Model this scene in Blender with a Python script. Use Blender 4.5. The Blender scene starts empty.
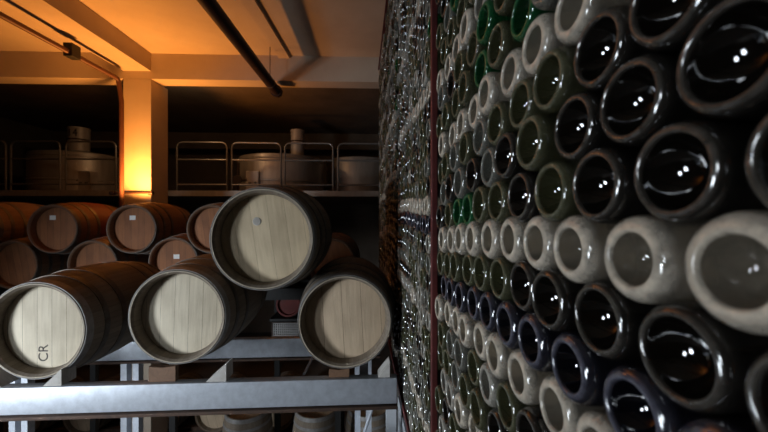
import bpy, bmesh, math, random
from mathutils import Vector, Matrix
R = math.radians
random.seed(7)
C = bpy.context.scene.collection
ZC = 3.45                     # camera height above the cellar floor
F = 340.0                     # focal length in pixels
YAW = R(2.02)

# ------------------------------------------------------------------ helpers
def at(px, py, Y):
    """room point at depth Y that lies on photograph pixel (px,py)"""
    a, b = (px-384)/F, (216-py)/F
    d = Vector((math.sin(YAW)+a*math.cos(YAW), math.cos(YAW)-a*math.sin(YAW), b))
    s = Y/d.y
    return Vector((d.x*s, Y, ZC+d.z*s))

def props(o, label=None, cat=None, group=None, kind=None):
    if label: o['label'] = label
    if cat: o['category'] = cat
    if group: o['group'] = group
    if kind: o['kind'] = kind
    return o

def thing(name, label, cat, loc=(0,0,0), rz=0, group=None):
    o = bpy.data.objects.new(name, None); C.objects.link(o)
    o.empty_display_size = .1
    o.location = loc; o.rotation_euler = (0,0,rz)
    return props(o, label, cat, group)

def link(name, me, mat, parent=None, smooth=True, ang=35):
    if smooth:
        me.shade_smooth(); me.set_sharp_from_angle(angle=R(ang))
    o = bpy.data.objects.new(name, me); C.objects.link(o)
    if mat is not None and not me.materials: me.materials.append(mat)
    if parent: o.parent = parent
    return o

def fin(name, bm, mat, parent=None, smooth=True, ang=35, bevel=0):
    bmesh.ops.recalc_face_normals(bm, faces=bm.faces)
    if bevel:
        bmesh.ops.bevel(bm, geom=[e for e in bm.edges if e.calc_face_angle(0) > .6], offset=bevel,
                        segments=2, affect='EDGES', profile=.5)
    me = bpy.data.meshes.new(name); bm.to_mesh(me); bm.free()
    return link(name, me, mat, parent, smooth, ang)

def box(bm, x0, x1, y0, y1, z0, z1, M=None):
    vs = [bm.verts.new((x,y,z)) for x in (x0,x1) for y in (y0,y1) for z in (z0,z1)]
    for f in ((0,1,3,2),(4,6,7,5),(0,4,5,1),(2,3,7,6),(0,2,6,4),(1,5,7,3)):
        bm.faces.new([vs[i] for i in f])
    if M: bmesh.ops.transform(bm, matrix=M, verts=vs)
    return vs

def prism(bm, pts, y0, y1, M=None):
    """outline in x,z extruded along y"""
    a = [bm.verts.new((x,y0,z)) for x,z in pts]; b = [bm.verts.new((x,y1,z)) for x,z in pts]
    n = len(pts)
    bm.faces.new(a); bm.faces.new(b[::-1])
    for i in range(n): bm.faces.new((a[i],b[i],b[(i+1)%n],a[(i+1)%n]))
    if M: bmesh.ops.transform(bm, matrix=M, verts=a+b)

def lathe(bm, prof, seg=32, axis='y', M=None, closed=False):
    rings = []; allv = []
    for (s, r) in prof:
        if r < 1e-6:
            p = {'x':(s,0,0),'y':(0,s,0),'z':(0,0,s)}[axis]
            rings.append([bm.verts.new(p)]); allv += rings[-1]; continue
        ring = []
        for k in range(seg):
            c, q = r*math.cos(2*math.pi*k/seg), r*math.sin(2*math.pi*k/seg)
            p = {'x':(s,c,q),'y':(c,s,q),'z':(c,q,s)}[axis]
            ring.append(bm.verts.new(p))
        rings.append(ring); allv += ring
    pairs = list(zip(rings, rings[1:]))
    if closed: pairs.append((rings[-1], rings[0]))
    for a, b in pairs:
        for k in range(seg):
            j = (k+1) % seg
            if len(a) == 1 and len(b) == 1: continue
            if len(a) == 1: bm.faces.new((a[0], b[j], b[k]))
            elif len(b) == 1: bm.faces.new((a[k], a[j], b[0]))
            else: bm.faces.new((a[k], a[j], b[j], b[k]))
    if M: bmesh.ops.transform(bm, matrix=M, verts=allv)

def tube(bm, pts, r, seg=10, cyc=False):
    pts = [Vector(p) for p in pts]; n = len(pts); rings = []
    up = None
    for i, p in enumerate(pts):
        if cyc: d = pts[(i+1)%n]-pts[i-1]
        else: d = pts[min(i+1,n-1)]-pts[max(i-1,0)]
        d.normalize()
        if up is None:
            up = d.orthogonal().normalized()
        up = (up - d*up.dot(d)).normalized()
        w = d.cross(up)
        rings.append([bm.verts.new(p+up*(r*math.cos(2*math.pi*k/seg))+w*(r*math.sin(2*math.pi*k/seg))) for k in range(seg)])
    m = n if cyc else n-1
    for i in range(m):
        a, b = rings[i], rings[(i+1)%n]
        for k in range(seg):
            bm.faces.new((a[k], a[(k+1)%seg], b[(k+1)%seg], b[k]))
    if not cyc:
        bm.faces.new(rings[0][::-1]); bm.faces.new(rings[-1])

def text_mesh(name, body, size, depth, M, mat, parent):
    cu = bpy.data.curves.new(name, 'FONT'); cu.body = body; cu.size = size; cu.extrude = depth
    cu.align_x = 'CENTER'; cu.align_y = 'CENTER'
    t = bpy.data.objects.new(name, cu); C.objects.link(t)
    dg = bpy.context.evaluated_depsgraph_get()
    me = bpy.data.meshes.new_from_object(t.evaluated_get(dg))
    bpy.data.objects.remove(t)
    me.transform(M)
    me.materials.clear()
    return link(name, me, mat, parent, smooth=False)

# ------------------------------------------------------------------ materials
def mat(name, col, rough=.6, metal=0, noise=0, scale=6, stretch=(1,1,1), col2=None, bump=0, trans=0, spec=.5, detail=5, ramp=(.35,.7), rvar=0):
    m = bpy.data.materials.new(name); m.use_nodes = True
    nt = m.node_tree; b = nt.nodes['Principled BSDF']
    b.inputs['Base Color'].default_value = (*col,1)
    b.inputs['Roughness'].default_value = rough
    b.inputs['Metallic'].default_value = metal
    b.inputs['Transmission Weight'].default_value = trans
    b.inputs['Specular IOR Level'].default_value = spec
    if col2 or bump or rvar:
        tc = nt.nodes.new('ShaderNodeTexCoord'); mp = nt.nodes.new('ShaderNodeMapping')
        mp.inputs['Scale'].default_value = stretch
        nt.links.new(tc.outputs['Object'], mp.inputs['Vector'])
        n = nt.nodes.new('ShaderNodeTexNoise'); n.inputs['Scale'].default_value = scale; n.inputs['Detail'].default_value = detail
        n.inputs['Roughness'].default_value = .62
        nt.links.new(mp.outputs['Vector'], n.inputs['Vector'])
        r = nt.nodes.new('ShaderNodeValToRGB')
        r.color_ramp.elements[0].position, r.color_ramp.elements[1].position = ramp
        r.color_ramp.elements[0].color = (*col,1); r.color_ramp.elements[1].color = (*(col2 or col),1)
        nt.links.new(n.outputs['Fac'], r.inputs['Fac'])
        if col2: nt.links.new(r.outputs['Color'], b.inputs['Base Color'])
        if bump:
            bp = nt.nodes.new('ShaderNodeBump'); bp.inputs['Strength'].default_value = bump; bp.inputs['Distance'].default_value = .01
            nt.links.new(n.outputs['Fac'], bp.inputs['Height']); nt.links.new(bp.outputs['Normal'], b.inputs['Normal'])
        if rvar:
            mr = nt.nodes.new('ShaderNodeMapRange'); mr.inputs['To Min'].default_value = rough; mr.inputs['To Max'].default_value = rough+rvar
            nt.links.new(n.outputs['Fac'], mr.inputs['Value']); nt.links.new(mr.outputs['Result'], b.inputs['Roughness'])
    return m

def planks(name, c1, c2, width, gap, rough=.7, axis='X', offset=0.0):
    """planks running across the given object axis, each its own tone, fine grain, dark joints"""
    m = bpy.data.materials.new(name); m.use_nodes = True
    nt = m.node_tree; b = nt.nodes['Principled BSDF']; b.inputs['Roughness'].default_value = rough
    N = lambda t: nt.nodes.new(t); L = nt.links.new
    tc = N('ShaderNodeTexCoord'); sp = N('ShaderNodeSeparateXYZ'); L(tc.outputs['Object'], sp.inputs[0])
    if axis == 'ANG':
        an = N('ShaderNodeMath'); an.operation = 'ARCTAN2'; L(sp.outputs['X'], an.inputs[0]); L(sp.outputs['Z'], an.inputs[1]); src = an.outputs[0]
    else: src = sp.outputs[axis]
    ad = N('ShaderNodeMath'); ad.operation = 'ADD'; L(src, ad.inputs[0]); ad.inputs[1].default_value = 10+offset
    dv = N('ShaderNodeMath'); dv.operation = 'DIVIDE'; L(ad.outputs[0], dv.inputs[0]); dv.inputs[1].default_value = width
    fl = N('ShaderNodeMath'); fl.operation = 'FLOOR'; L(dv.outputs[0], fl.inputs[0])
    fr = N('ShaderNodeMath'); fr.operation = 'FRACT'; L(dv.outputs[0], fr.inputs[0])
    wn = N('ShaderNodeTexWhiteNoise'); wn.noise_dimensions = '1D'; L(fl.outputs[0], wn.inputs['W'])
    mp = N('ShaderNodeMapping'); mp.inputs['Scale'].default_value = (30,6,3) if axis == 'X' else (30,2,30)
    L(tc.outputs['Object'], mp.inputs[0])
    ns = N('ShaderNodeTexNoise'); ns.inputs['Scale'].default_value = 1.6; ns.inputs['Detail'].default_value = 6; L(mp.outputs[0], ns.inputs['Vector'])
    n2 = N('ShaderNodeTexNoise'); n2.inputs['Scale'].default_value = 5; n2.inputs['Detail'].default_value = 4; L(tc.outputs['Object'], n2.inputs['Vector'])
    s = N('ShaderNodeMath'); s.operation = 'MULTIPLY_ADD'; L(ns.outputs['Fac'], s.inputs[0]); s.inputs[1].default_value = .8
    s2 = N('ShaderNodeMath'); s2.operation = 'MULTIPLY_ADD'; L(wn.outputs['Value'], s2.inputs[0]); s2.inputs[1].default_value = .35
    s3 = N('ShaderNodeMath'); s3.operation = 'MULTIPLY_ADD'; L(n2.outputs['Fac'], s3.inputs[0]); s3.inputs[1].default_value = .9; s3.inputs[2].default_value = -.55
    L(s3.outputs[0], s2.inputs[2]); L(s2.outputs[0], s.inputs[2])
    mx = N('ShaderNodeMix'); mx.data_type = 'RGBA'; L(s.outputs[0], mx.inputs['Factor'])
    mx.inputs['A'].default_value = (*c1,1); mx.inputs['B'].default_value = (*c2,1)
    lt = N('ShaderNodeMath'); lt.operation = 'LESS_THAN'; L(fr.outputs[0], lt.inputs[0]); lt.inputs[1].default_value = gap
    m2 = N('ShaderNodeMix'); m2.data_type = 'RGBA'; L(lt.outputs[0], m2.inputs['Factor']); L(mx.outputs['Result'], m2.inputs['A'])
    m2.inputs['B'].default_value = (c1[0]*.4,c1[1]*.36,c1[2]*.32,1)
    L(m2.outputs['Result'], b.inputs['Base Color'])
    bp = N('ShaderNodeBump'); bp.inputs['Strength'].default_value = .25; bp.inputs['Distance'].default_value = .006
    L(ns.outputs['Fac'], bp.inputs['Height']); L(bp.outputs['Normal'], b.inputs['Normal'])
    return m

def stained(name, wood, stain, lo, hi):
    """staves with a band of wine stain around the belly (object y between lo and hi)"""
    m = planks(name, wood, tuple(c*1.5 for c in wood), .115, .03, axis='ANG')
    nt = m.node_tree; L = nt.links.new; N = nt.nodes.new
    b = nt.nodes['Principled BSDF']; old = b.inputs['Base Color'].links[0].from_socket
    tc = N('ShaderNodeTexCoord'); sp = N('ShaderNodeSeparateXYZ'); L(tc.outputs['Object'], sp.inputs[0])
    mr = N('ShaderNodeMapRange'); mr.interpolation_type = 'SMOOTHSTEP'
    mr.inputs['From Min'].default_value = lo; mr.inputs['From Max'].default_value = lo+.02
    L(sp.outputs['Y'], mr.inputs['Value'])
    mr2 = N('ShaderNodeMapRange'); mr2.inputs['From Min'].default_value = hi; mr2.inputs['From Max'].default_value = hi-.02
    L(sp.outputs['Y'], mr2.inputs['Value'])
    mu = N('ShaderNodeMath'); mu.operation = 'MULTIPLY'; L(mr.outputs[0], mu.inputs[0]); L(mr2.outputs[0], mu.inputs[1])
    mx = N('ShaderNodeMix'); mx.data_type = 'RGBA'; L(mu.outputs[0], mx.inputs['Factor']); L(old, mx.inputs['A']); mx.inputs['B'].default_value = (*stain,1)
    L(mx.outputs['Result'], b.inputs['Base Color'])
    return m

M = {}
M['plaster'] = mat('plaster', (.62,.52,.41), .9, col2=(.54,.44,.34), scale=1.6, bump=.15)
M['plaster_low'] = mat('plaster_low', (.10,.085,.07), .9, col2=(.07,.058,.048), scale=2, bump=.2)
M['concrete'] = mat('concrete', (.12,.11,.10), .9, col2=(.08,.072,.065), scale=3, bump=.3)
M['whitewash'] = mat('whitewash', (.62,.66,.70), .8, col2=(.52,.55,.58), scale=6, bump=.2)
M['shaded_hall'] = mat('shaded_hall', (.16,.12,.09), .9, col2=(.10,.075,.055), scale=1.5)  # darker colour puts the hall's lack of light into its surfaces
M['galv'] = mat('galvanised_steel', (.56,.60,.66), .42, .35, col2=(.44,.47,.52), scale=22, bump=.05, rvar=.2)
M['rust_lip'] = mat('rusty_steel', (.10,.055,.035), .8, .2, col2=(.05,.032,.025), scale=16)
M['pipe_dark'] = mat('pipe_paint', (.045,.022,.017), .5, .1, col2=(.03,.018,.015), scale=9)
M['conduit'] = mat('conduit_paint', (.12,.045,.028), .5, .1, col2=(.08,.035,.025), scale=9)
M['red_steel'] = mat('red_oxide_paint', (.13,.028,.026), .45, .1, col2=(.08,.02,.019), scale=18)
M['black_steel'] = mat('black_steel', (.02,.02,.02), .5, .3)
M['rail_steel'] = mat('rail_steel', (.20,.18,.16), .4, .5)
M['tank_steel'] = mat('tank_steel', (.46,.40,.34), .42, .45, col2=(.36,.31,.26), scale=3, stretch=(4,4,.6))
M['paper'] = mat('paper', (.85,.84,.82), .8)
M['ink'] = mat('ink', (.07,.055,.045), .8)
M['stave'] = planks('grey_oak_staves', (.11,.085,.06), (.24,.19,.14), .115, .03, axis='ANG')
M['chime'] = mat('chime_oak', (.42,.36,.28), .7, col2=(.28,.23,.17), scale=14)
M['head_a'] = planks('pale_head_oak', (.46,.39,.28), (.84,.75,.58), .083, .022, offset=.013)
M['head_b'] = planks('tan_head_oak', (.42,.32,.20), (.78,.64,.43), .095, .012, offset=.04)
M['head_c'] = planks('brown_head_oak', (.36,.265,.175), (.66,.51,.35), .118, .02, offset=.05)
M['head_back'] = planks('amber_head_oak', (.17,.058,.018), (.38,.145,.048), .075, .03, offset=.02)
M['back_stave'] = stained('amber_oak_staves', (.13,.055,.026), (.11,.012,.010), .26, .62)
M['brown_stave'] = planks('brown_oak_staves', (.12,.062,.034), (.24,.13,.07), .115, .03, axis='ANG')
M['hoop'] = mat('hoop_steel', (.13,.12,.11), .5, .6, col2=(.08,.065,.05), scale=20)
M['hoop_bright'] = mat('bright_hoop_steel', (.30,.29,.28), .6, .5, col2=(.20,.19,.18), scale=24)
M['red_head'] = mat('wine_red_paint', (.16,.016,.012), .55, col2=(.09,.012,.010), scale=8)
M['crate'] = mat('crate_plastic', (.36,.35,.34), .5)
M['wood_chock'] = mat('chock_wood', (.55,.53,.50), .8, col2=(.36,.33,.29), scale=9, stretch=(1,6,1))
M['glass_pane'] = mat('window_glass', (.9,.95,1), .03, trans=1)

# bottle glass: dusty faces, cleaner punts, sides darkened for shade between bottles
def glass(name, body, dust, amount, trans, punt, ptrans, prough=.06):
    out = []
    for nm, c, tr, rg, am in ((name+'_glass', body, trans, .07, amount), (name+'_punt_glass', punt, ptrans, prough, amount*.12)):
        m = bpy.data.materials.new(nm); m.use_nodes = True
        nt = m.node_tree; b = nt.nodes['Principled BSDF']; L = nt.links.new; N = nt.nodes.new
        tc = N('ShaderNodeTexCoord'); oi = N('ShaderNodeObjectInfo')
        vm = N('ShaderNodeVectorMath'); vm.operation = 'ADD'; L(tc.outputs['Object'], vm.inputs[0]); L(oi.outputs['Random'], vm.inputs[1])
        ns = N('ShaderNodeTexNoise'); ns.inputs['Scale'].default_value = 46; ns.inputs['Detail'].default_value = 8; ns.inputs['Roughness'].default_value = .68; L(vm.outputs[0], ns.inputs['Vector'])
        mr = N('ShaderNodeMapRange'); mr.inputs['From Min'].default_value = .35; mr.inputs['From Max'].default_value = .75
        mr.inputs['To Min'].default_value = am*.3; mr.inputs['To Max'].default_value = min(1, am*1.6)
        L(ns.outputs['Fac'], mr.inputs['Value'])
        # paler mottled ring on the rim of the base
        sx = N('ShaderNodeSeparateXYZ'); L(tc.outputs['Object'], sx.inputs[0])
        sr = N('ShaderNodeMapRange'); sr.interpolation_type = 'SMOOTHSTEP'
        sr.inputs['From Min'].default_value = .0032; sr.inputs['From Max'].default_value = .0; sr.inputs['To Min'].default_value = 0; sr.inputs['To Max'].default_value = .55
        L(sx.outputs['X'], sr.inputs['Value'])
        n3 = N('ShaderNodeTexNoise'); n3.inputs['Scale'].default_value = 130; n3.inputs['Detail'].default_value = 3; L(vm.outputs[0], n3.inputs['Vector'])
        ml = N('ShaderNodeMath'); ml.operation = 'MULTIPLY'; L(sr.outputs[0], ml.inputs[0]); L(n3.outputs['Fac'], ml.inputs[1])
        sd = N('ShaderNodeMapRange'); sd.interpolation_type = 'SMOOTHSTEP'  # less dust colour on the sides paints in the shade between bottles
        sd.inputs['From Min'].default_value = .016; sd.inputs['From Max'].default_value = .001; sd.inputs['To Min'].default_value = .28; sd.inputs['To Max'].default_value = 1
        L(sx.outputs['X'], sd.inputs['Value'])
        md = N('ShaderNodeMath'); md.operation = 'MULTIPLY'; L(mr.outputs[0], md.inputs[0]); L(sd.outputs[0], md.inputs[1])
        ma = N('ShaderNodeMath'); ma.operation = 'ADD'; ma.use_clamp = True; L(md.outputs[0], ma.inputs[0]); L(ml.outputs[0], ma.inputs[1])
        mr = ma
        mx = N('ShaderNodeMix'); mx.data_type = 'RGBA'; L(mr.outputs[0], mx.inputs['Factor'])
        mx.inputs['A'].default_value = (*c,1); mx.inputs['B'].default_value = (*dust,1)
        L(mx.outputs['Result'], b.inputs['Base Color'])
        if tr > 0:
            mt = N('ShaderNodeMath'); mt.operation = 'MULTIPLY_ADD'; L(mr.outputs[0], mt.inputs[0]); mt.inputs[1].default_value = -tr; mt.inputs[2].default_value = tr
            L(mt.outputs[0], b.inputs['Transmission Weight'])
        rr = N('ShaderNodeMath'); rr.operation = 'MULTIPLY_ADD'; L(mr.outputs[0], rr.inputs[0]); rr.inputs[1].default_value = .22; rr.inputs[2].default_value = rg-.02
        L(rr.outputs[0], b.inputs['Roughness'])
        b.inputs['IOR'].default_value = 1.52; b.inputs['Specular IOR Level'].default_value = 1.0
        out.append(m)
    return out
G = {
 'blue-black': glass('blue_black', (.003,.003,.005), (.17,.17,.22), .11, .0, (.001,.001,.002), .0),
 'dark brown': glass('dark_brown', (.004,.0035,.003), (.14,.125,.105), .08, .0, (.0025,.002,.0015), .0),
 'olive': glass('olive', (.17,.17,.09), (.22,.21,.16), .17, .85, (.12,.12,.055), .85),
 'smoky grey': glass('smoky_grey', (.30,.295,.25), (.28,.27,.235), .24, .85, (.26,.255,.21), .85),
 'green': glass('green', (.02,.24,.075), (.10,.17,.11), .15, .9, (.02,.25,.08), .95),
 'pale': glass('pale', (.84,.76,.64), (.66,.56,.43), .46, .95, (.78,.68,.53), .92, .07),
 'dusty': glass('dusty', (.66,.62,.54), (.38,.35,.29), .34, .9, (.5,.47,.40), .9, .08),
}
# ------------------------------------------------------------------ setting
def struct(name, bm, m, bevel=0):
    o = fin(name, bm, m, smooth=False, bevel=bevel); o['kind'] = 'structure'; return o
XL, XR, YF, YB, H = -8.6, .95, -3.6, 10.2, ZC+2.29
bm = bmesh.new(); box(bm, XL-.2, XR+.2, YF-.2, YB+.2, -.2, 0); struct('floor', bm, M['concrete'])
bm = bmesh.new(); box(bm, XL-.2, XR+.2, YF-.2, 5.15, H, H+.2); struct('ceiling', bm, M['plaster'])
bm = bmesh.new(); box(bm, XL-.2, XR+.2, 5.15, YB+.2, H, H+.2); struct('ceiling', bm, M['shaded_hall'])
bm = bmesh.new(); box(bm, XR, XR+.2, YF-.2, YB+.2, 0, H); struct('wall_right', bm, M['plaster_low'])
bm = bmesh.new(); box(bm, XL, XR, YB, YB+.2, 0, H); struct('wall_back', bm, M['shaded_hall'])
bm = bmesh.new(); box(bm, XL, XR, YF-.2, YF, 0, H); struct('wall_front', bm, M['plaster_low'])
XW = -5.2
WY0, WY1, WZ0, WZ1 = -1.15, -.15, ZC-1.9, ZC-.5
bm = bmesh.new()
V0, V1, V2, V3 = -2.75, -2.15, ZC-.45, ZC+.75  # second opening, added unseen to give the bottles more highlights
box(bm, XW-.2, XW, YF-.2, V0, 0, H); box(bm, XW-.2, XW, V1, WY0, 0, H); box(bm, XW-.2, XW, V0, V1, 0, V2); box(bm, XW-.2, XW, V0, V1, V3, H); box(bm, XW-.2, XW, WY1, 1.4, 0, H)
box(bm, XW-.2, XW, WY0, WY1, 0, WZ0); box(bm, XW-.2, XW, WY0, WY1, WZ1, H)
box(bm, XL, XW-.2, 1.2, 1.4, 0, H); box(bm, XL-.2, XL, 1.2, YB+.2, 0, H)
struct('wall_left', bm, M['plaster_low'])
bm = bmesh.new()
for a in ((WY0,WY0+.05,WZ0,WZ1),(WY1-.05,WY1,WZ0,WZ1),(WY0+.05,WY1-.05,WZ0,WZ0+.05),(WY0+.05,WY1-.05,WZ1-.05,WZ1),
          ((WY0+WY1)/2-.02,(WY0+WY1)/2+.02,WZ0+.05,WZ1-.05)):
    box(bm, XW-.15, XW-.10, *a)
w = struct('window_1', bm, M['whitewash'])
bm = bmesh.new()
for a in ((V0,V0+.04,V2,V3),(V1-.04,V1,V2,V3),(V0+.04,V1-.04,V2,V2+.04),(V0+.04,V1-.04,V3-.04,V3)): box(bm, XW-.15, XW-.10, *a)
w2 = struct('highlight_window', bm, M['whitewash'])  # added window frame for the extra highlight source
bm = bmesh.new(); box(bm, XW-.13, XW-.122, V0+.04, V1-.04, V2+.04, V3-.04); fin('window_pane', bm, M['glass_pane'], w2, smooth=False)
bm = bmesh.new(); box(bm, XW-.13, XW-.122, WY0+.05, WY1-.05, WZ0+.05, WZ1-.05)
fin('window_pane', bm, M['glass_pane'], w, smooth=False)

# walkway slab under the photographer, carried on the pier below the rack
bm = bmesh.new(); box(bm, -1.0, XR, YF, 1.72, ZC-1.40, ZC-1.22); struct('floor', bm, M['concrete'])

# column, back beam, big beam along the ceiling, small beam
bm = bmesh.new(); box(bm, -3.494, -3.11, 4.9, 5.3, 0, ZC+1.93); struct('column', bm, M['plaster'], .006)
bm = bmesh.new(); box(bm, XL, XR, 4.9, 5.15, ZC+1.93, H); struct('ceiling_beam', bm, M['plaster'])
bm = bmesh.new(); box(bm, -3.494, -3.11, YF, 4.9, ZC+2.04, H); struct('ceiling_beam', bm, M['plaster'])
bm = bmesh.new(); box(bm, -.075, .075, -6.6, 0, -.04, 0, Matrix.Translation((-1.25, 4.9, H)) @ Matrix.Rotation(R(-2.2), 4, 'Z'))
struct('ceiling_beam', bm, M['plaster'])
# two cross beams in the dark hall
for y in (9.5,):
    bm = bmesh.new(); box(bm, XL, XR, y, y+.3, ZC+1.85, H); struct('ceiling_beam', bm, M['shaded_hall'])
# mezzanine at the back
MZ = ZC+.46
bm = bmesh.new(); box(bm, XL, XR, 6.3, YB, MZ-.09, MZ); struct('mezzanine_floor', bm, M['shaded_hall'])
bm = bmesh.new()
prism(bm, [(XL,0),(.95,0),(.95,.10),(XL,.10)], 6.26, 6.30, Matrix.Translation((0,0,MZ-.10)))
struct('mezzanine_edge', bm, M['tank_steel'])

# ------------------------------------------------------------------ ceiling pipes
t = thing('hanging_pipe', 'thick dark brown pipe hanging under the ceiling, ending at the back beam', 'pipe', at(277,92,5.0))
p0 = t.location.copy()
bm = bmesh.new(); lathe(bm, [(-8.2,0),(-8.2,.066),(-.02,.066),(-.02,0)], 20, 'y'); fin('pipe', bm, M['pipe_dark'], t)
bm = bmesh.new(); lathe(bm, [(-.06,.03),(-.06,.085),(-.01,.085),(-.01,.066),(.05,.066),(.05,0)], 20, 'y'); fin('end_cap', bm, M['pipe_dark'], t)
for y in (-.34, -2.6, -4.6):
    bm = bmesh.new(); tube(bm, [(.0,y,.06),(.0,y,H-p0.z)], .007, 8)
    lathe(bm, [(y-.015,.063),(y-.015,.069),(y+.015,.069),(y+.015,.063)], 20, 'y', closed=True)
    fin('hanger', bm, M['rail_steel'], t)
t = thing('conduit_pipe', 'thin red brown conduit running under the big beam then down the column', 'pipe', at(119,79,4.72))
p1 = t.location.copy()
bm = bmesh.new()
tube(bm, [(0,-7.4,0),(0,-.06,0),(0,-.02,-.015),(0,0,-.06),(0.012,.03,-.3),(.012,.03,-1.2),(.012,.03,-1.74)], .029, 12)
fin('pipe', bm, M['conduit'], t)
bm = bmesh.new(); box(bm, -.05, .05, -.78, -.66, -.05, .10); fin('bracket', bm, M['black_steel'], t, smooth=False, bevel=.006)

# flood light in front of the column
t = thing('flood_light', 'small upward flood lamp glowing orange at the column foot', 'lamp', (-3.16, 4.62, ZC+.085))
bm = bmesh.new(); box(bm, -.07, .07, -.045, .045, 0, .045); fin('housing', bm, M['black_steel'], t, smooth=False, bevel=.008)
m = bpy.data.materials.new('lamp_lens'); m.use_nodes = True
b = m.node_tree.nodes['Principled BSDF']; b.inputs['Emission Color'].default_value = (1,.45,.1,1); b.inputs['Emission Strength'].default_value = 6
bm = bmesh.new(); box(bm, -.058, .058, -.034, .034, .045, .048); fin('lens', bm, m, t, smooth=False)
bm = bmesh.new(); tube(bm, [(0,.04,.02),(0,.29,.02)], .01, 8); fin('bracket', bm, M['black_steel'], t)
t = thing('clamp_rod', 'thin red brown rod clamped across the column front above barrels', 'rod', at(131,193,4.86))
bm = bmesh.new(); tube(bm, [(-.26,0,0),(.28,0,0)], .011, 10); fin('rod', bm, M['conduit'], t)
for x in (-.25, .27):
    bm = bmesh.new(); lathe(bm, [(x-.03,0),(x-.03,.028),(x+.03,.028),(x+.03,0)], 14, 'x'); box(bm, x-.02, x+.02, -.02, .045 if x < 0 else .02, -.02, .02)
    fin('clamp', bm, M['pipe_dark'], t)

# ------------------------------------------------------------------ barrels
LB, RE, RB = .88, .275, .321
def rb(y): return RB-(RB-RE)*((y-LB/2)/(LB/2))**2
def barrel_parts(stave_m, head_m, hoop_m, chime_m, seg=48, label=False, rim=None):
    bm = bmesh.new()
    n = 14
    prof = [(.075,RE-.045),(.075,RE-.030),(.012,RE-.022)]
    prof += [(0,RE-.010),(0,RE-.003)]
    prof += [(LB*i/n, rb(LB*i/n)) for i in range(n+1)][1:-1]
    prof += [(LB,RE-.003),(LB,RE-.010),(LB-.012,RE-.022),(LB-.075,RE-.030),(LB-.075,RE-.045)]
    lathe(bm, prof, seg, 'y'); bmesh.ops.recalc_face_normals(bm, faces=bm.faces)
    st = bpy.data.meshes.new('staves')
    st.materials.append(stave_m); st.materials.append(chime_m)
    for f in bm.faces:
        c = f.calc_center_median(); r = math.hypot(c.x, c.z)
        f.material_index = 1 if (c.y < .004 or c.y > LB-.004) and r < rb(c.y)-.006 else 0
    # end faces are the cut chime
    bm.to_mesh(st); bm.free(); st.shade_smooth(); st.set_sharp_from_angle(angle=R(30))
    bm = bmesh.new(); lathe(bm, [(.070,0),(.070,RE-.045),(.073,RE-.030),(.095,RE-.034),(.095,0)], seg, 'y'); bmesh.ops.recalc_face_normals(bm, faces=bm.faces)
    hd = bpy.data.meshes.new('head'); bm.to_mesh(hd); bm.free(); hd.materials.append(head_m); hd.shade_smooth(); hd.set_sharp_from_angle(angle=R(30))
    bm = bmesh.new(); lathe(bm, [(LB-.070,0),(LB-.070,RE-.045),(LB-.073,RE-.030),(LB-.095,RE-.034),(LB-.095,0)], seg, 'y'); bmesh.ops.recalc_face_normals(bm, faces=bm.faces)
    hb = bpy.data.meshes.new('head'); bm.to_mesh(hb); bm.free(); hb.materials.append(head_m); hb.shade_smooth(); hb.set_sharp_from_angle(angle=R(30))
    hoops = []
    for i, (a, wd) in enumerate(((.004,.045),(.12,.035),(.25,.04),(LB-.29,.04),(LB-.155,.035),(LB-.049,.045))):
        bm = bmesh.new()
        pr = [(a, rb(a)+.0005),(a, rb(a)+.0035),(a+wd/2, rb(a+wd/2)+.0042),(a+wd, rb(a+wd)+.0035),(a+wd, rb(a+wd)+.0005)]
        lathe(bm, pr, seg, 'y', closed=True); bmesh.ops.recalc_face_normals(bm, faces=bm.faces)
        h = bpy.data.meshes.new('hoop'); bm.to_mesh(h); bm.free(); h.materials.append(rim if (rim and i == 0) else hoop_m); h.shade_smooth(); h.set_sharp_from_angle(angle=R(40)); hoops.append(h)
    return st, hd, hb, hoops

def place_barrel(parts, name, label, cat, center, rz, group, roll=0, paper=None, bung=False):
    st, hd, hb, hoops = parts
    t = thing(name, label, cat, (center[0], center[1], center[2]-RB), rz, group)
    Mr = (0, roll, 0)
    for nm, me in [('staves',st),('head',hd),('head',hb)]+[('hoop',h) for h in hoops]:
        o = bpy.data.objects.new(nm, me); C.objects.link(o); o.parent = t; o.location = (0,0,RB); o.rotation_euler = Mr
        if nm == 'head' and me is hd: front = o
    if paper:
        bm = bmesh.new(); box(bm, paper[0]-.034, paper[0]+.034, .0685, .0697, paper[1]-.022, paper[1]+.03)
        o = fin('paper_label', bm, M['paper'], front, smooth=False); o['label'] = 'small white paper label'
    if bung:
        bm = bmesh.new(); lathe(bm, [(.067,0),(.067,.021),(.0695,.024),(.072,.024)], 20, 'y', Matrix.Translation((-.035,0,.10)))
        fin('bung', bm, M['wood_chock'], front)
    return t, front

GF = 'oak barrels on the front rack'
RA = R(1.1)
pa = barrel_parts(M['stave'], M['head_a'], M['hoop'], M['chime'], 64, rim=M['hoop_bright'])
pb = barrel_parts(M['stave'], M['head_b'], M['hoop'], M['chime'], 64, rim=M['hoop_bright'])
pc = barrel_parts(M['stave'], M['head_c'], M['hoop'], M['chime'], 64, rim=M['hoop_bright'])
pd = barrel_parts(M['stave'], M['head_a'], M['hoop'], M['chime'], 64, rim=M['hoop_bright'])
c = at(35,331,2.02)
t, f = place_barrel(pa, 'wine_barrel', 'grey oak barrel with letters on its pale head, leftmost on the front rack', 'barrel', c, RA, GF)
text_mesh('stencil_letters', 'CR', .078, .0006, Matrix.Translation((-.015,.0697,-.155)) @ Matrix.Rotation(R(90),4,'X') @ Matrix.Rotation(R(90),4,'Z'), M['ink'], f)
c = at(177,317,2.04)
place_barrel(pd, 'wine_barrel', 'grey oak barrel with planked pale head, between the lettered barrel and the raised one', 'barrel', c, RA, GF, roll=R(2))
c = at(345,322,2.03)
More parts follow.
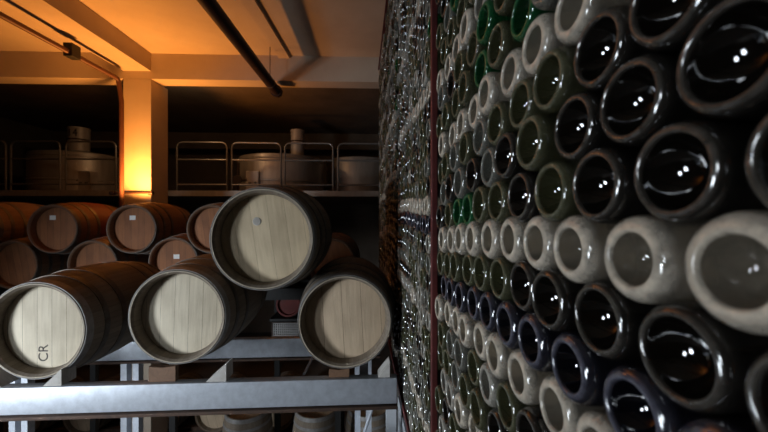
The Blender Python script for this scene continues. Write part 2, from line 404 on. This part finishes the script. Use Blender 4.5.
place_barrel(pc, 'wine_barrel', 'grey oak barrel with half shaded head, touching the bottle rack', 'barrel', c, RA, GF, roll=R(-3))
c = at(262,239,1.86)
place_barrel(pb, 'wine_barrel', 'grey oak barrel raised on top of two others, bung in its tan head', 'barrel', c, RA, GF, roll=R(-8), bung=True)

# front rack
bz = ZC-.965
t = thing('barrel_rack', 'galvanised steel rack with long beams under the front barrels', 'rack', (0,0,0))
Mrk = Matrix.Translation((0,2.03,0)) @ Matrix.Rotation(RA,4,'Z')
bm = bmesh.new()
prism(bm, [(0,0),(.06,0),(.06,-.185),(.0,-.185),(0,-.176),(.05,-.176),(.05,-.009),(0,-.009)][::-1], -2.75, .155, Mrk @ Matrix.Translation((0,0,bz)) @ Matrix.Rotation(R(-90),4,'Z') @ Matrix.Scale(-1,4,(1,0,0)))
bm.free()
bm = bmesh.new(); box(bm, -2.75, .150, -.012, .05, bz-.155, bz, Mrk); fin('front_beam', bm, M['galv'], t, bevel=.008, ang=30)
bm = bmesh.new(); box(bm, -2.75, .150, -.030, .05, bz-.178, bz-.157, Mrk); o = fin('beam_flange', bm, M['rust_lip'], t, bevel=.004); o['label'] = 'rusty lower flange'
bz2 = ZC-.985
bm = bmesh.new(); box(bm, -2.75, .08, .74, .80, bz2-.15, bz2, Mrk); fin('rear_beam', bm, M['galv'], t, bevel=.008, ang=30)
bm = bmesh.new(); box(bm, -2.75, .08, .725, .80, bz2-.168, bz2-.152, Mrk); o = fin('beam_flange', bm, M['rust_lip'], t); o['label'] = 'rusty lower flange'
for x in (-2.7, -1.875, -.05):
    for s in (-.055, .035):
        bm = bmesh.new(); box(bm, x+s-.02, x+s+.025, .735, .795, -ZC*0, bz2-.168, Mrk); fin('post', bm, M['galv'], t, smooth=False)
for x in (-2.7,):
    bm = bmesh.new(); box(bm, x-.04, x+.04, .0, .06, 0, bz-.178, Mrk); fin('post', bm, M['galv'], t, smooth=False)
bm = bmesh.new(); box(bm, -.03, .03, -.005, .045, 0, bz-.178, Mrk @ Matrix.Translation((.115,0,0))); fin('post', bm, M['whitewash'], t, smooth=False)
for x in (-2.7, -.05):
    bm = bmesh.new(); box(bm, x-.03, x+.03, .06, .74, bz-.17, bz-.10, Mrk); fin('cross_arm', bm, M['galv'], t, smooth=False)
bm = bmesh.new(); a, b2 = at(312,358,2.6), at(304,374,2.25); tube(bm, [a, b2], .008, 8); fin('tie_rod', bm, M['galv'], t)
bm = bmesh.new(); a, b2 = at(375,400,2.5), at(352,470,2.7); tube(bm, [a, b2], .012, 8); fin('tie_rod', bm, M['galv'], t)

def chock(px, w, h, flip, label, yy=2.075, dy=.10):
    o0 = at(px, 377, yy)
    bm = bmesh.new()
    pts = [(0,0),(w,0),(w,h)] if not flip else [(0,0),(w,0),(0,h)]
    prism(bm, pts, 0, dy)
    o = fin('chock', bm, M['wood_chock'], None, smooth=False)
    o.location = (o0.x, 2.03+o0.x*math.tan(RA), bz); o.rotation_euler = (0,0,RA)
    props(o, label, 'chock', 'wooden chocks under the front barrels')
chock(56, .10, .095, False, 'white wooden wedge right of the lettered barrel on the front beam')
chock(-4, .12, .085, True, 'white wooden wedge left of the lettered barrel on the front beam')
chock(211, .115, .10, False, 'white wooden wedge right of the middle barrel on the front beam')
chock(378, .07, .085, False, 'small white wedge right of the barrel touching the bottle rack')

for px, wd, py, lab in ((170, .15, 366, 'brown wooden block under the planked barrel on the front beam'), (340, .12, 370, 'brown wooden block under the barrel touching the bottle rack')):
    o0 = at(px, 377, 2.1)
    bm = bmesh.new(); prism(bm, [(-wd/2,0),(wd/2,0),(wd/2,at(px,py,2.04).z-bz+.006),(0,at(px,py,2.04).z-bz-.002),(-wd/2,at(px,py,2.04).z-bz+.006)], 0, .035)
    o = fin('chock', bm, M['brown_stave'], None, smooth=False); o.location = (o0.x, 2.045+o0.x*math.tan(RA), bz); o.rotation_euler = (0,0,RA)
    props(o, lab, 'chock', 'wooden chocks under the front barrels')

# back stack
GB = 'amber barrels stacked in the back'
pk = barrel_parts(M['back_stave'], M['head_back'], M['hoop'], M['brown_stave'], 40)
pn = barrel_parts(M['brown_stave'], M['head_back'], M['hoop'], M['brown_stave'], 40)
YB1 = 4.0
def back(px, py, parts, label, paper=None, Y=YB1, rz=0):
    place_barrel(parts, 'wine_barrel', label, 'barrel', at(px,py,Y), rz, GB, paper=paper, roll=random.uniform(-.2,.2) if not paper else 0)
back(-27,229, pn, 'amber barrel in the back upper row, cut by the left photo edge')
back(52,229, pk, 'amber barrel with wine red belly and white label, left of the column', (-.055,.125))
back(131,229, pn, 'amber barrel with white label in front of the glowing column', (-.03,.125))
back(211,229, pn, 'amber barrel in the back upper row, just left of the raised barrel')
back(290,229, pn, 'amber barrel in the back upper row, hidden behind the raised barrel')
back(12,265, pn, 'amber barrel in the second back row, lowest at far left')
back(92,265, pn, 'amber barrel in the second back row, below between the two labelled barrels')
back(173,262, pk, 'amber barrel with white label in the second back row, above the planked barrel', (.0,.05))
back(251,265, pn, 'amber barrel in the second back row, behind the raised barrel')
back(331,262, pn, 'brown barrel in the second back row, right of the raised barrel')

t = thing('barrel_rack', 'dark steel rack carrying the amber barrels in the back', 'rack', (0,0,0))
zb = at(92,265,YB1).z-RB
for y in (4.17, 4.70):
    bm = bmesh.new(); box(bm, -5.1, .05, y, y+.06, zb-.14, zb); fin('beam', bm, M['black_steel'], t, smooth=False)
    for x in ((-5.0, -2.4, -.418) if y < 4.5 else (-5.0, -3.75, -1.30, -.418)):
        bm = bmesh.new(); box(bm, x-.035, x+.035, y, y+.06, 0, zb-.14); fin('post', bm, M['black_steel'], t, smooth=False)
sk, sc_ = ZC-1.27, ZC-1.50
for z_, nm in ((sk,'shelf'),(sc_,'shelf')):
    bm = bmesh.new(); box(bm, -1.26, -.45, 4.235, 4.70, z_-.03, z_); fin(nm, bm, M['black_steel'], t, smooth=False)

# dark red keg and crate on the shelves of the back rack
t = thing('red_keg', 'small dark red keg on the back shelf above the mesh crate', 'keg', (at(288,301,4.25).x, 4.25, sk))
bm = bmesh.new(); lathe(bm, [(.03,0),(.03,.125),(0,.13),(.0,.15),(.03,.155),(.06,.15),(.14,.168),(.22,.17),(.30,.168),(.38,.15),(.41,.155),(.44,.15),(.44,.13),(.41,.125),(.41,0)], 32, 'y', Matrix.Translation((0,0,.17)))
fin('body', bm, M['red_head'], t)
for y in (.10, .31):
    bm = bmesh.new(); lathe(bm, [(y,.15),(y,.171),(y+.03,.173),(y+.03,.15)], 32, 'y', Matrix.Translation((0,0,.17)), closed=True); fin('hoop', bm, M['hoop'], t)
t = thing('mesh_crate', 'pale plastic mesh crate on the back shelf below the red keg', 'crate', (at(286,326,4.25).x, 4.25, sc_))
bm = bmesh.new()
for i in range(13):
    x = -.15+.025*i; vs = box(bm, x-.004, x+.004, -.010, -.004, .02, .185)
for i in range(8):
    z = .025+.021*i; box(bm, -.16, .16, -.012, -.006, z-.0035, z+.0035)
fin('front_mesh', bm, M['crate'], t, smooth=False)
bm = bmesh.new(); box(bm, -.17,-.155,-.015,.3,0,.19); box(bm,.155,.17,-.015,.3,0,.19); box(bm,-.155,.155,-.015,0,.178,.19); box(bm,-.155,.155,-.015,.3,0,.02); box(bm,-.155,.155,.285,.3,.02,.19); fin('crate_frame', bm, M['pipe_dark'], t, smooth=False)

# cellar-floor barrels seen below the front beam
GL = 'barrels on the cellar floor'
pf = barrel_parts(M['stave'], M['head_c'], M['hoop'], M['brown_stave'], 40)
for px, lab in ((23,'brown barrel lying on the cellar floor, leftmost below the front beam'),
                (81,'brown barrel lying on the cellar floor, left of the white rack post'),
                (161,'brown barrel lying on the cellar floor, right of the white rack post'),
                (213,'brown barrel lying on the cellar floor, left of the three upright barrels'),
                (276,'brown barrel lying on the cellar floor, behind the first upright barrel')):
    c = at(px, 412, 5.34); place_barrel(pf, 'wine_barrel', lab, 'barrel', (c.x, 5.34, .05+RB), 0, GL, roll=random.uniform(-.3,.3))
t = thing('floor_skid', 'dark steel skid holding lying barrels off the cellar floor', 'skid', (0,0,0))
for y in (5.56, 6.05):
    bm = bmesh.new(); box(bm, -5.6, -.95, y, y+.07, 0, .06); fin('runner', bm, M['rust_lip'], t, smooth=False)
pu = barrel_parts(M['stave'], M['head_c'], M['hoop_bright'], M['stave'], 40)
def upright(px, label, Y=4.0):
    c = at(px, 410, Y); st, hd, hb, hoops = pu
    t = thing('wine_barrel', label, 'barrel', (c.x, Y, 0), 0, 'upright barrels below the front beam')
    for nm, me in [('staves',st),('head',hd),('head',hb)]+[('hoop',h) for h in hoops]:
        o = bpy.data.objects.new(nm, me); C.objects.link(o); o.parent = t; o.location = (0,0,0); o.rotation_euler = (R(90),0,0)
upright(248, 'upright grey barrel below the front beam, leftmost of three', 4.62)
upright(317, 'upright grey barrel below the front beam, middle of three', 4.62)
upright(369, 'upright grey barrel below the front beam, nearest the bottle rack', 4.62)

# ------------------------------------------------------------------ mezzanine railings and tanks
def guard(px0, px1, label):
    a, b_ = at(px0,188,6.4), at(px1,188,6.4)
    t = thing('guard_rail', label, 'railing', (a.x, 6.4, MZ), 0, 'railing frames along the mezzanine')
    w, h, r = b_.x-a.x, .90, .10
    pts = [(0,0,0),(0,0,h-r)]
    pts += [(r-r*math.cos(q*math.pi/8),0,h-r+r*math.sin(q*math.pi/8)) for q in range(1,5)]
    pts += [(w-r+r*math.sin(q*math.pi/8),0,h-r+r*math.cos(q*math.pi/8)) for q in range(0,5)]
    pts += [(w,0,0)]
    bm = bmesh.new(); tube(bm, pts, .017, 10); fin('frame', bm, M['rail_steel'], t)
    bm = bmesh.new(); tube(bm, [(0,0,.58),(w,0,.58)], .016, 8); fin('mid_rail', bm, M['rail_steel'], t)
    bm = bmesh.new(); tube(bm, [(0,0,.12),(w,0,.12)], .016, 8); fin('mid_rail', bm, M['rail_steel'], t)
guard(-42, 6, 'grey railing frame cut by the left photo edge')
guard(11, 60, 'grey railing frame left of the numbered tank hatch')
guard(66, 116, 'grey railing frame between tank hatch and column')
guard(177, 227, 'grey railing frame just right of the column')
guard(232, 281, 'grey railing frame above the raised barrel')
guard(285, 333, 'grey railing frame right of the pale tank hatch')
guard(338, 388, 'grey railing frame next to the bottle rack')

def tank(px0, px1, ytop, hx0, hx1, htop, label, Y=7.6, number=None, door=None):
    a, b_ = at(px0, 190, Y), at(px1, 190, Y); r = (b_.x-a.x)/2; cx = (a.x+b_.x)/2
    ztop = at(0, ytop, Y-.2*r).z-MZ
    t = thing('storage_tank', label, 'tank', (cx, Y+r*.2, MZ), 0, 'steel tanks on the mezzanine')
    bm = bmesh.new(); lathe(bm, [(0,0),(0,r),(ztop-.06,r),(ztop-.02,r*.985),(ztop+.06,r*.5),(ztop+.09,0)], 48, 'z'); fin('shell', bm, M['tank_steel'], t)
    for z in (.25, ztop-.12):
        bm = bmesh.new(); lathe(bm, [(z,r+.001),(z+.01,r+.014),(z+.03,r+.014),(z+.04,r+.001)], 48, 'z', closed=True); fin('band', bm, M['tank_steel'], t)
    if hx0:
        ha, hb = at(hx0, htop, Y), at(hx1, htop, Y); hr = (hb.x-ha.x)/2; hx = (ha.x+hb.x)/2-cx; hz = ha.z-MZ
        bm = bmesh.new(); lathe(bm, [(ztop-.02,hr),(hz-.05,hr),(hz-.05,hr*1.06),(hz-.01,hr*1.06),(hz,hr*.9),(hz+.01,0)], 28, 'z', Matrix.Translation((hx,-r*.2,0))); hatch = fin('hatch', bm, M['hatch'], t)
        if number:
            text_mesh('hatch_number', number, .22, .001, Matrix.Translation((hx+.02,-r*.2-hr-.002,hz-.145)) @ Matrix.Rotation(R(90),4,'X'), M['ink'], hatch)
        bm = bmesh.new(); lathe(bm, [(hz-.28,hr+.001),(hz-.28,hr+.012),(hz-.25,hr+.012),(hz-.25,hr+.001)], 28, 'z', Matrix.Translation((hx,-r*.2,0)), closed=True); fin('clamp_band', bm, M['rust_lip'], hatch)
    if door is not None:
        d = door
        yy = -math.sqrt(max(r*r-d*d, .01))
        bm = bmesh.new(); box(bm, d-.13, d+.13, yy-.09, yy+.10, .03, .44); o = fin('door_plate', bm, M['hatch'], t, smooth=False, bevel=.012)
        for s in (-.05,.06):
            bm = bmesh.new(); lathe(bm, [(yy-.12,0),(yy-.115,.02),(yy-.09,.03)], 14, 'y', Matrix.Translation((d+s,0,.2))); fin('door_knob', bm, M['rail_steel'], o)
        bm = bmesh.new(); tube(bm, [(d-.28,yy-.07,.0),(d-.28,yy-.07,.6)], .028, 10); tube(bm, [(d-.5,yy-.09,.26),(d-.1,yy-.09,.26)], .022, 10)
        lathe(bm, [(yy-.14,0),(yy-.14,.09),(yy-.1,.09),(yy-.1,0)], 18, 'y', Matrix.Translation((d-.28,0,.26))); fin('valve', bm, M['pipe_dark'], t)
    return t
M['hatch'] = mat('hatch_steel', (.55,.47,.40), .5, .2, col2=(.46,.38,.31), scale=6)
tank(34, 114, 153, 70, 88, 128, 'steel tank with number 14 on its hatch, left of the column', number='14', door=.60, Y=7.5)
tank(238, 322, 155, 291, 304, 130, 'steel tank with plain pale hatch, above the raised barrel', door=-.35)
tank(326, 392, 157, None, None, None, 'dim steel tank behind the railing beside the bottle rack', Y=8.6)

# ------------------------------------------------------------------ bottle rack
BA = R(1.85)
U = Vector((-math.sin(BA), math.cos(BA), 0)); NV = Vector((math.cos(BA), math.sin(BA), 0))
X0, D, PT, RH = .25, .0865, .0918, .0733
def wpt(t, x, z): return NV*x + U*t + Vector((0,0,ZC+z))
rack = thing('bottle_rack', 'tall red steel rack full of stacked wine bottles', 'rack', (0,0,ZC-1.22), BA)
ZL = lambda z: z+1.22
BAYS = [(-.42,1.135), (1.195,2.38), (2.44,3.60), (3.66,4.80)]
for y in (-.47, 1.165, 2.41, 3.63, 4.83):
    bm = bmesh.new(); box(bm, X0-.008 if y < 1.5 else X0+.02, X0+.014 if y < 1.5 else X0+.05, y-.010, y+.010, 0, ZL(2.10)); fin('post', bm, M['red_steel'], rack, smooth=False, bevel=.003)
    bm = bmesh.new(); box(bm, X0+.30, X0+.34, y-.02, y+.02, 0, ZL(2.10)); fin('rear_post', bm, M['red_steel'], rack, smooth=False)
for y0, y1 in BAYS:
    bm = bmesh.new(); box(bm, X0-.004, X0+.34, y0-.02, y1+.02, ZL(-1.16), ZL(-1.125)); fin('bottom_rail', bm, M['red_steel'], rack, smooth=False, bevel=.003)
    bm = bmesh.new(); box(bm, X0-.010, X0+.34, y0-.02, y1+.02, ZL(2.07), ZL(2.10)); fin('top_rail', bm, M['red_steel'], rack, smooth=False)
bm = bmesh.new(); box(bm, X0+.342, X0+.36, -.49, 4.85, 0, ZL(2.10)); fin('back_panel', bm, M['rust_lip'], rack, smooth=False)
# pier below the rack
bm = bmesh.new(); box(bm, X0+.0, X0+.34, 1.74, 2.30, 0, ZC-1.222, Matrix.Rotation(BA,4,'Z')); struct('pier', bm, M['whitewash'])
bm = bmesh.new(); box(bm, X0+.24, X0+.36, 2.8, 4.85, 0, ZC-1.222, Matrix.Rotation(BA,4,'Z')); struct('pier', bm, M['concrete'])

BODY = [(.185,.0424),(.205,.041),(.222,.036),(.238,.026),(.252,.018),(.265,.0152),(.298,.0145),(.300,.0165),(.306,.0165),(.308,.0145),(.309,0)]
def profiles(rr):
    # rr: radius of the ring the bottle stands on; the heel swells from it to the side
    w = .0424-rr
    prof = [(.0040,rr-.0036),(.0014,rr-.0024),(.0002,rr-.001),(0,rr),(.0005,rr+.22*w),(.0022,rr+.5*w),(.0052,rr+.75*w),(.0095,rr+.91*w),(.0160,rr+.985*w),(.028,.0424)]+BODY
    q = rr-.0036
    punt = [(.0040,q),(.0075,q*.95),(.013,q*.86),(.020,q*.68),(.0255,q*.47),(.0285,q*.25),(.0295,0)]
    return prof, punt
RR = {'blue-black':.0305,'dark brown':.0338,'olive':.0335,'smoky grey':.0325,'green':.0325,'pale':.0285,'dusty':.030}
G_FAR = {}
for k_, (ma_, mb_) in G.items():
    pair = []
    for m_ in (ma_, mb_):
        c_ = m_.copy(); c_.name = 'far_'+m_.name
        for nd in c_.node_tree.nodes:
            if nd.type == 'MAP_RANGE' and nd.interpolation_type == 'SMOOTHSTEP':
                v_ = 0 if nd.inputs['To Min'].default_value == 0 else (.5 if k_ not in ('pale','dusty') else .7)
                nd.inputs['To Min'].default_value = v_; nd.inputs['To Max'].default_value = v_
        pair.append(c_)
    G_FAR[k_] = pair
def bottle_meshes(key):
    PROF, PUNT = profiles(RR[key])
    bm = bmesh.new(); lathe(bm, PROF, 40, 'x'); bmesh.ops.recalc_face_normals(bm, faces=bm.faces)
    me = bpy.data.meshes.new('wine_bottle'); bm.to_mesh(me); bm.free(); me.materials.append(G[key][0]); me.shade_smooth()
    bm = bmesh.new(); lathe(bm, PUNT, 40, 'x'); 
    for f in bm.faces:
        f.normal_update()
        if f.normal.x > 0: f.normal_flip()
    mp = bpy.data.meshes.new('punt'); bm.to_mesh(mp); bm.free(); mp.materials.append(G[key][1]); mp.shade_smooth()
    return me, mp
BM_ = {k: bottle_meshes(k) for k in G}
ORD = ['first','second','third','fourth','fifth','sixth','seventh','eighth','ninth','tenth','eleventh','twelfth','thirteenth','fourteenth','fifteenth','sixteenth','seventeenth','eighteenth','nineteenth','twentieth','twenty-first','twenty-second','twenty-third','twenty-fourth','twenty-fifth','twenty-sixth','twenty-seventh','twenty-eighth','twenty-ninth','thirtieth']
rnd = random.Random(21)
def pick(bay, k, t):
    r = rnd.random()
    if bay == 0:
        if k == 0: return 'pale' if r < .97 else 'dusty'
        if k == -3: return 'pale' if t > .30 else 'dusty'
        if k == 4: return 'pale'
        if k == 7: return 'pale' if t > .75 else 'dusty'
        if k == -6: return 'pale' if r < .7 else 'dusty'
        if k in (5,6) and .52 < t < .80: return 'green' if r < .75 else 'olive'
        if k == 1 and .76 < t < .88: return 'green'
        if k in (-1,): return 'dark brown' if t < .6 else 'olive'
        if k == -2: return 'blue-black'
        if k in (1,2,3) and t < .40: return 'dark brown'
        if k in (1,2,3) and t < .62: return 'olive' if r < .55 else 'dark brown'
        if k < -3: return 'olive' if r < .4 else 'smoky grey' if r < .7 else 'dusty' if r < .8 else 'dark brown'
        return 'olive' if r < .5 else 'dark brown' if r < .78 else 'smoky grey' if r < .95 else 'green'
    kk = (k+2*bay) % 6
    if bay == 1 and k == 1: return 'pale'
    if bay == 1 and k == 0: return 'blue-black'
    if kk == 3: return 'pale' if r < .6 else 'dusty'
    return 'olive' if r < .35 else 'dark brown' if r < .6 else 'smoky grey' if r < .85 else 'dusty' if r < .93 else 'green' if r < .94 else 'smoky grey'

bots = []
for bi, (y0, y1) in enumerate(BAYS):
    zoff = {0:-.039, 1:-.022, 2:-.05, 3:-.01}[bi]
    for k in range(-16, 30):
        i = 0; tt = .214-7*PT if bi == 0 else y0+.047
        tt += (PT/2 if k % 2 else 0)
        row = []
        while tt < y1-.044:
            if tt > y0+.044:
                t = tt + rnd.uniform(-.0022,.0022)
                z = zoff + RH*k + rnd.uniform(-.0018,.0018)
                if bi == 0 and t > .5: z -= .25*.17*((t-.5)/.62)**1.3
                if bi > 0: z -= .012*math.sin((t-y0)*5+bi)
                if -1.078 < z < 2.02:
                    row.append((t, z, rnd.uniform(-.006,.006), pick(bi, k, t)))
            tt += PT
        n = len(row)
        for q, (t, z, dx, key) in enumerate(row):
            bots.append(dict(bay=bi, k=k, t=t, z=z, dx=dx, key=key, pos=(n-q if bi == 0 else q+1)))
def in_view(b):
    p = NV*X0+U*b['t']
    xr = p.x*math.cos(YAW)-p.y*math.sin(YAW); yf = p.x*math.sin(YAW)+p.y*math.cos(YAW)
    if yf < .05: return False
    u, v = 384+F*xr/yf, 216-F*b['z']/yf
    m = .55*F*D/yf
    return -m < v < 432+m and u < 768+m
view = sorted([b for b in bots if in_view(b)], key=lambda b: b['t'])
near, used = view[:300], set(id(b) for b in view[:300])
def rowname(k, bay):
    ref = 'eye-level pale row'
    if bay == 0:
        return 'in the '+ref if k == 0 else '%s row %s the %s' % (ORD[abs(k)-1], 'above' if k > 0 else 'below', ref)
    k -= 1
    return 'in its pale row' if k == 0 else '%s row %s its pale row' % (ORD[abs(k)-1], 'over' if k > 0 else 'under')
for b in near:
    me, mp = BM_[b['key']]
    o = bpy.data.objects.new('wine_bottle', me); C.objects.link(o)
    o.location = wpt(b['t'], X0+b['dx'], b['z'])
    o.rotation_euler = (rnd.uniform(0,6.28), rnd.uniform(-.012,.012), BA+rnd.uniform(-.012,.012))
    if b['bay'] == 0: lab = '%s bottle, %s from the red post, %s' % (b['key'], ORD[b['pos']-1], rowname(b['k'],0))
    else: lab = '%s bottle beyond the red post, %s behind it, %s' % (b['key'], ORD[b['pos']-1], rowname(b['k'],1))
    props(o, lab, 'bottle', 'wine bottles stacked in the rack')
    p = bpy.data.objects.new('punt', mp); C.objects.link(p); p.parent = o
# every other bottle of the rack, small and far or out of frame: one mass
keys = list(G); verts = []; faces = []; mats = []
PL = [(.0040,.0292),(0,.0326),(.0020,.0372),(.0075,.0412),(.022,.0424),(.185,.0424),(.238,.026),(.265,.0152),(.309,.0145)]
PP = [(.0075,.0277),(.013,.0251),(.020,.0199),(.0255,.0137)]
SG = 18
for b in bots:
    if id(b) in used: continue
    base = len(verts); c = wpt(b['t'], X0+b['dx'], b['z']); ki = keys.index(b['key'])
    rings = PP[::-1]+PL
    for (s, r) in rings:
        for q in range(SG):
            an = 2*math.pi*q/SG
            verts.append(c + NV*s + U*(r*math.cos(an)) + Vector((0,0,r*math.sin(an))))
    for i in range(len(rings)-1):
        for q in range(SG):
            j = (q+1) % SG
            faces.append((base+i*SG+q, base+(i+1)*SG+q, base+(i+1)*SG+j, base+i*SG+j)); mats.append(2*ki+(1 if i < 4 else 0))
    verts.append(c+NV*.0295); ci = len(verts)-1
    for q in range(SG):
        faces.append((ci, base+q, base+(q+1)%SG)); mats.append(2*ki+1)
    e = base+(len(rings)-1)*SG
    faces.append(tuple(e+q for q in range(SG-1,-1,-1))); mats.append(2*ki)
me = bpy.data.meshes.new('wine_bottle_mass'); me.from_pydata([tuple(v) for v in verts], [], faces)
for k in keys:
    me.materials.append(G_FAR[k][0]); me.materials.append(G_FAR[k][1])
me.polygons.foreach_set('material_index', mats); me.update()
bmx = bmesh.new(); bmx.from_mesh(me); bmesh.ops.recalc_face_normals(bmx, faces=bmx.faces); bmx.to_mesh(me); bmx.free()
me.shade_smooth(); me.set_sharp_from_angle(angle=R(60))
o = bpy.data.objects.new('wine_bottle_mass', me); C.objects.link(o)
props(o, 'mass of small distant wine bottles filling the far bays of the rack', 'bottles', kind='stuff')
print('bottles', len(bots), 'in view', len(view), 'near bay in view', sum(b['bay']==0 for b in view))

# ------------------------------------------------------------------ light
def light(kind, name, loc, energy, col, **kw):
    l = bpy.data.lights.new(name, kind); l.energy = energy; l.color = col
    for k, v in kw.items(): setattr(l, k, v)
    o = bpy.data.objects.new(name, l); C.objects.link(o); o.location = loc; return o
o = light('AREA', 'daylight', (XW-.02, (WY0+WY1)/2, (WZ0+WZ1)/2), 125, (.84,.92,1), shape='RECTANGLE', size=WZ1-WZ0-.12, size_y=WY1-WY0-.12)
o.data.spread = R(96)
AZ = R(37)
o.rotation_euler = (Matrix.Rotation(AZ,3,'Z') @ Matrix.Rotation(R(13),3,'Y') @ Matrix(((0,0,-1),(0,1,0),(1,0,0)))).to_euler()
o = light('AREA', 'daylight', (XW-.02, (V0+V1)/2, (V2+V3)/2), 26, (.84,.92,1), shape='RECTANGLE', size=V3-V2-.1, size_y=V1-V0-.1)  # added light for more glints on the bottle bases
o.data.spread = R(96)
o.rotation_euler = (Matrix.Rotation(R(30),3,'Z') @ Matrix.Rotation(R(16),3,'Y') @ Matrix(((0,0,-1),(0,1,0),(1,0,0)))).to_euler()
o = light('SPOT', 'flood_light_beam', (-3.16, 4.60, ZC+.15), 310, (1,.36,.065), spot_size=R(146), spot_blend=1.0, shadow_soft_size=.06)
o.rotation_euler = (R(180-4), 0, 0)
o = light('POINT', 'hall_fill_light', (-3.3, 5.50, ZC+2.12), 17, (1,.62,.32), shadow_soft_size=.05)  # unseen lamp added to brighten the hall and its tanks
t = thing('hall_fill_lamp', 'small warm lamp added unseen behind the back beam to brighten the hall', 'lamp', (-3.3, 5.50, H))
m = bpy.data.materials.new('lamp_glow'); m.use_nodes = True
b = m.node_tree.nodes['Principled BSDF']; b.inputs['Emission Color'].default_value = (1,.62,.32,1); b.inputs['Emission Strength'].default_value = 5
bm = bmesh.new(); lathe(bm, [(0,0),(0,.09),(-.03,.09),(-.03,.08),(-.03,0)], 24, 'z'); fin('base', bm, M['black_steel'], t)
bm = bmesh.new(); lathe(bm, [(-.03,.075),(-.07,.07),(-.095,.045),(-.105,0)], 24, 'z'); fin('shade', bm, m, t)
w = bpy.data.worlds.new('world'); bpy.context.scene.world = w; w.use_nodes = True
w.node_tree.nodes['Background'].inputs['Color'].default_value = (.7,.8,1,1)
w.node_tree.nodes['Background'].inputs['Strength'].default_value = .6

# ------------------------------------------------------------------ camera
cam = bpy.data.cameras.new('camera'); co = bpy.data.objects.new('camera', cam); C.objects.link(co)
cam.sensor_width = 36; cam.lens = F/768*36; cam.clip_start = .01
co.location = (0,0,ZC); co.rotation_euler = (R(90), 0, -YAW)
cam.dof.use_dof = True; cam.dof.focus_distance = 1.3; cam.dof.aperture_fstop = 4.5
sc = bpy.context.scene; sc.camera = co
sc.view_settings.view_transform = 'Standard'; sc.view_settings.look = 'None'; sc.view_settings.gamma = 1
sc.view_settings.exposure = 0
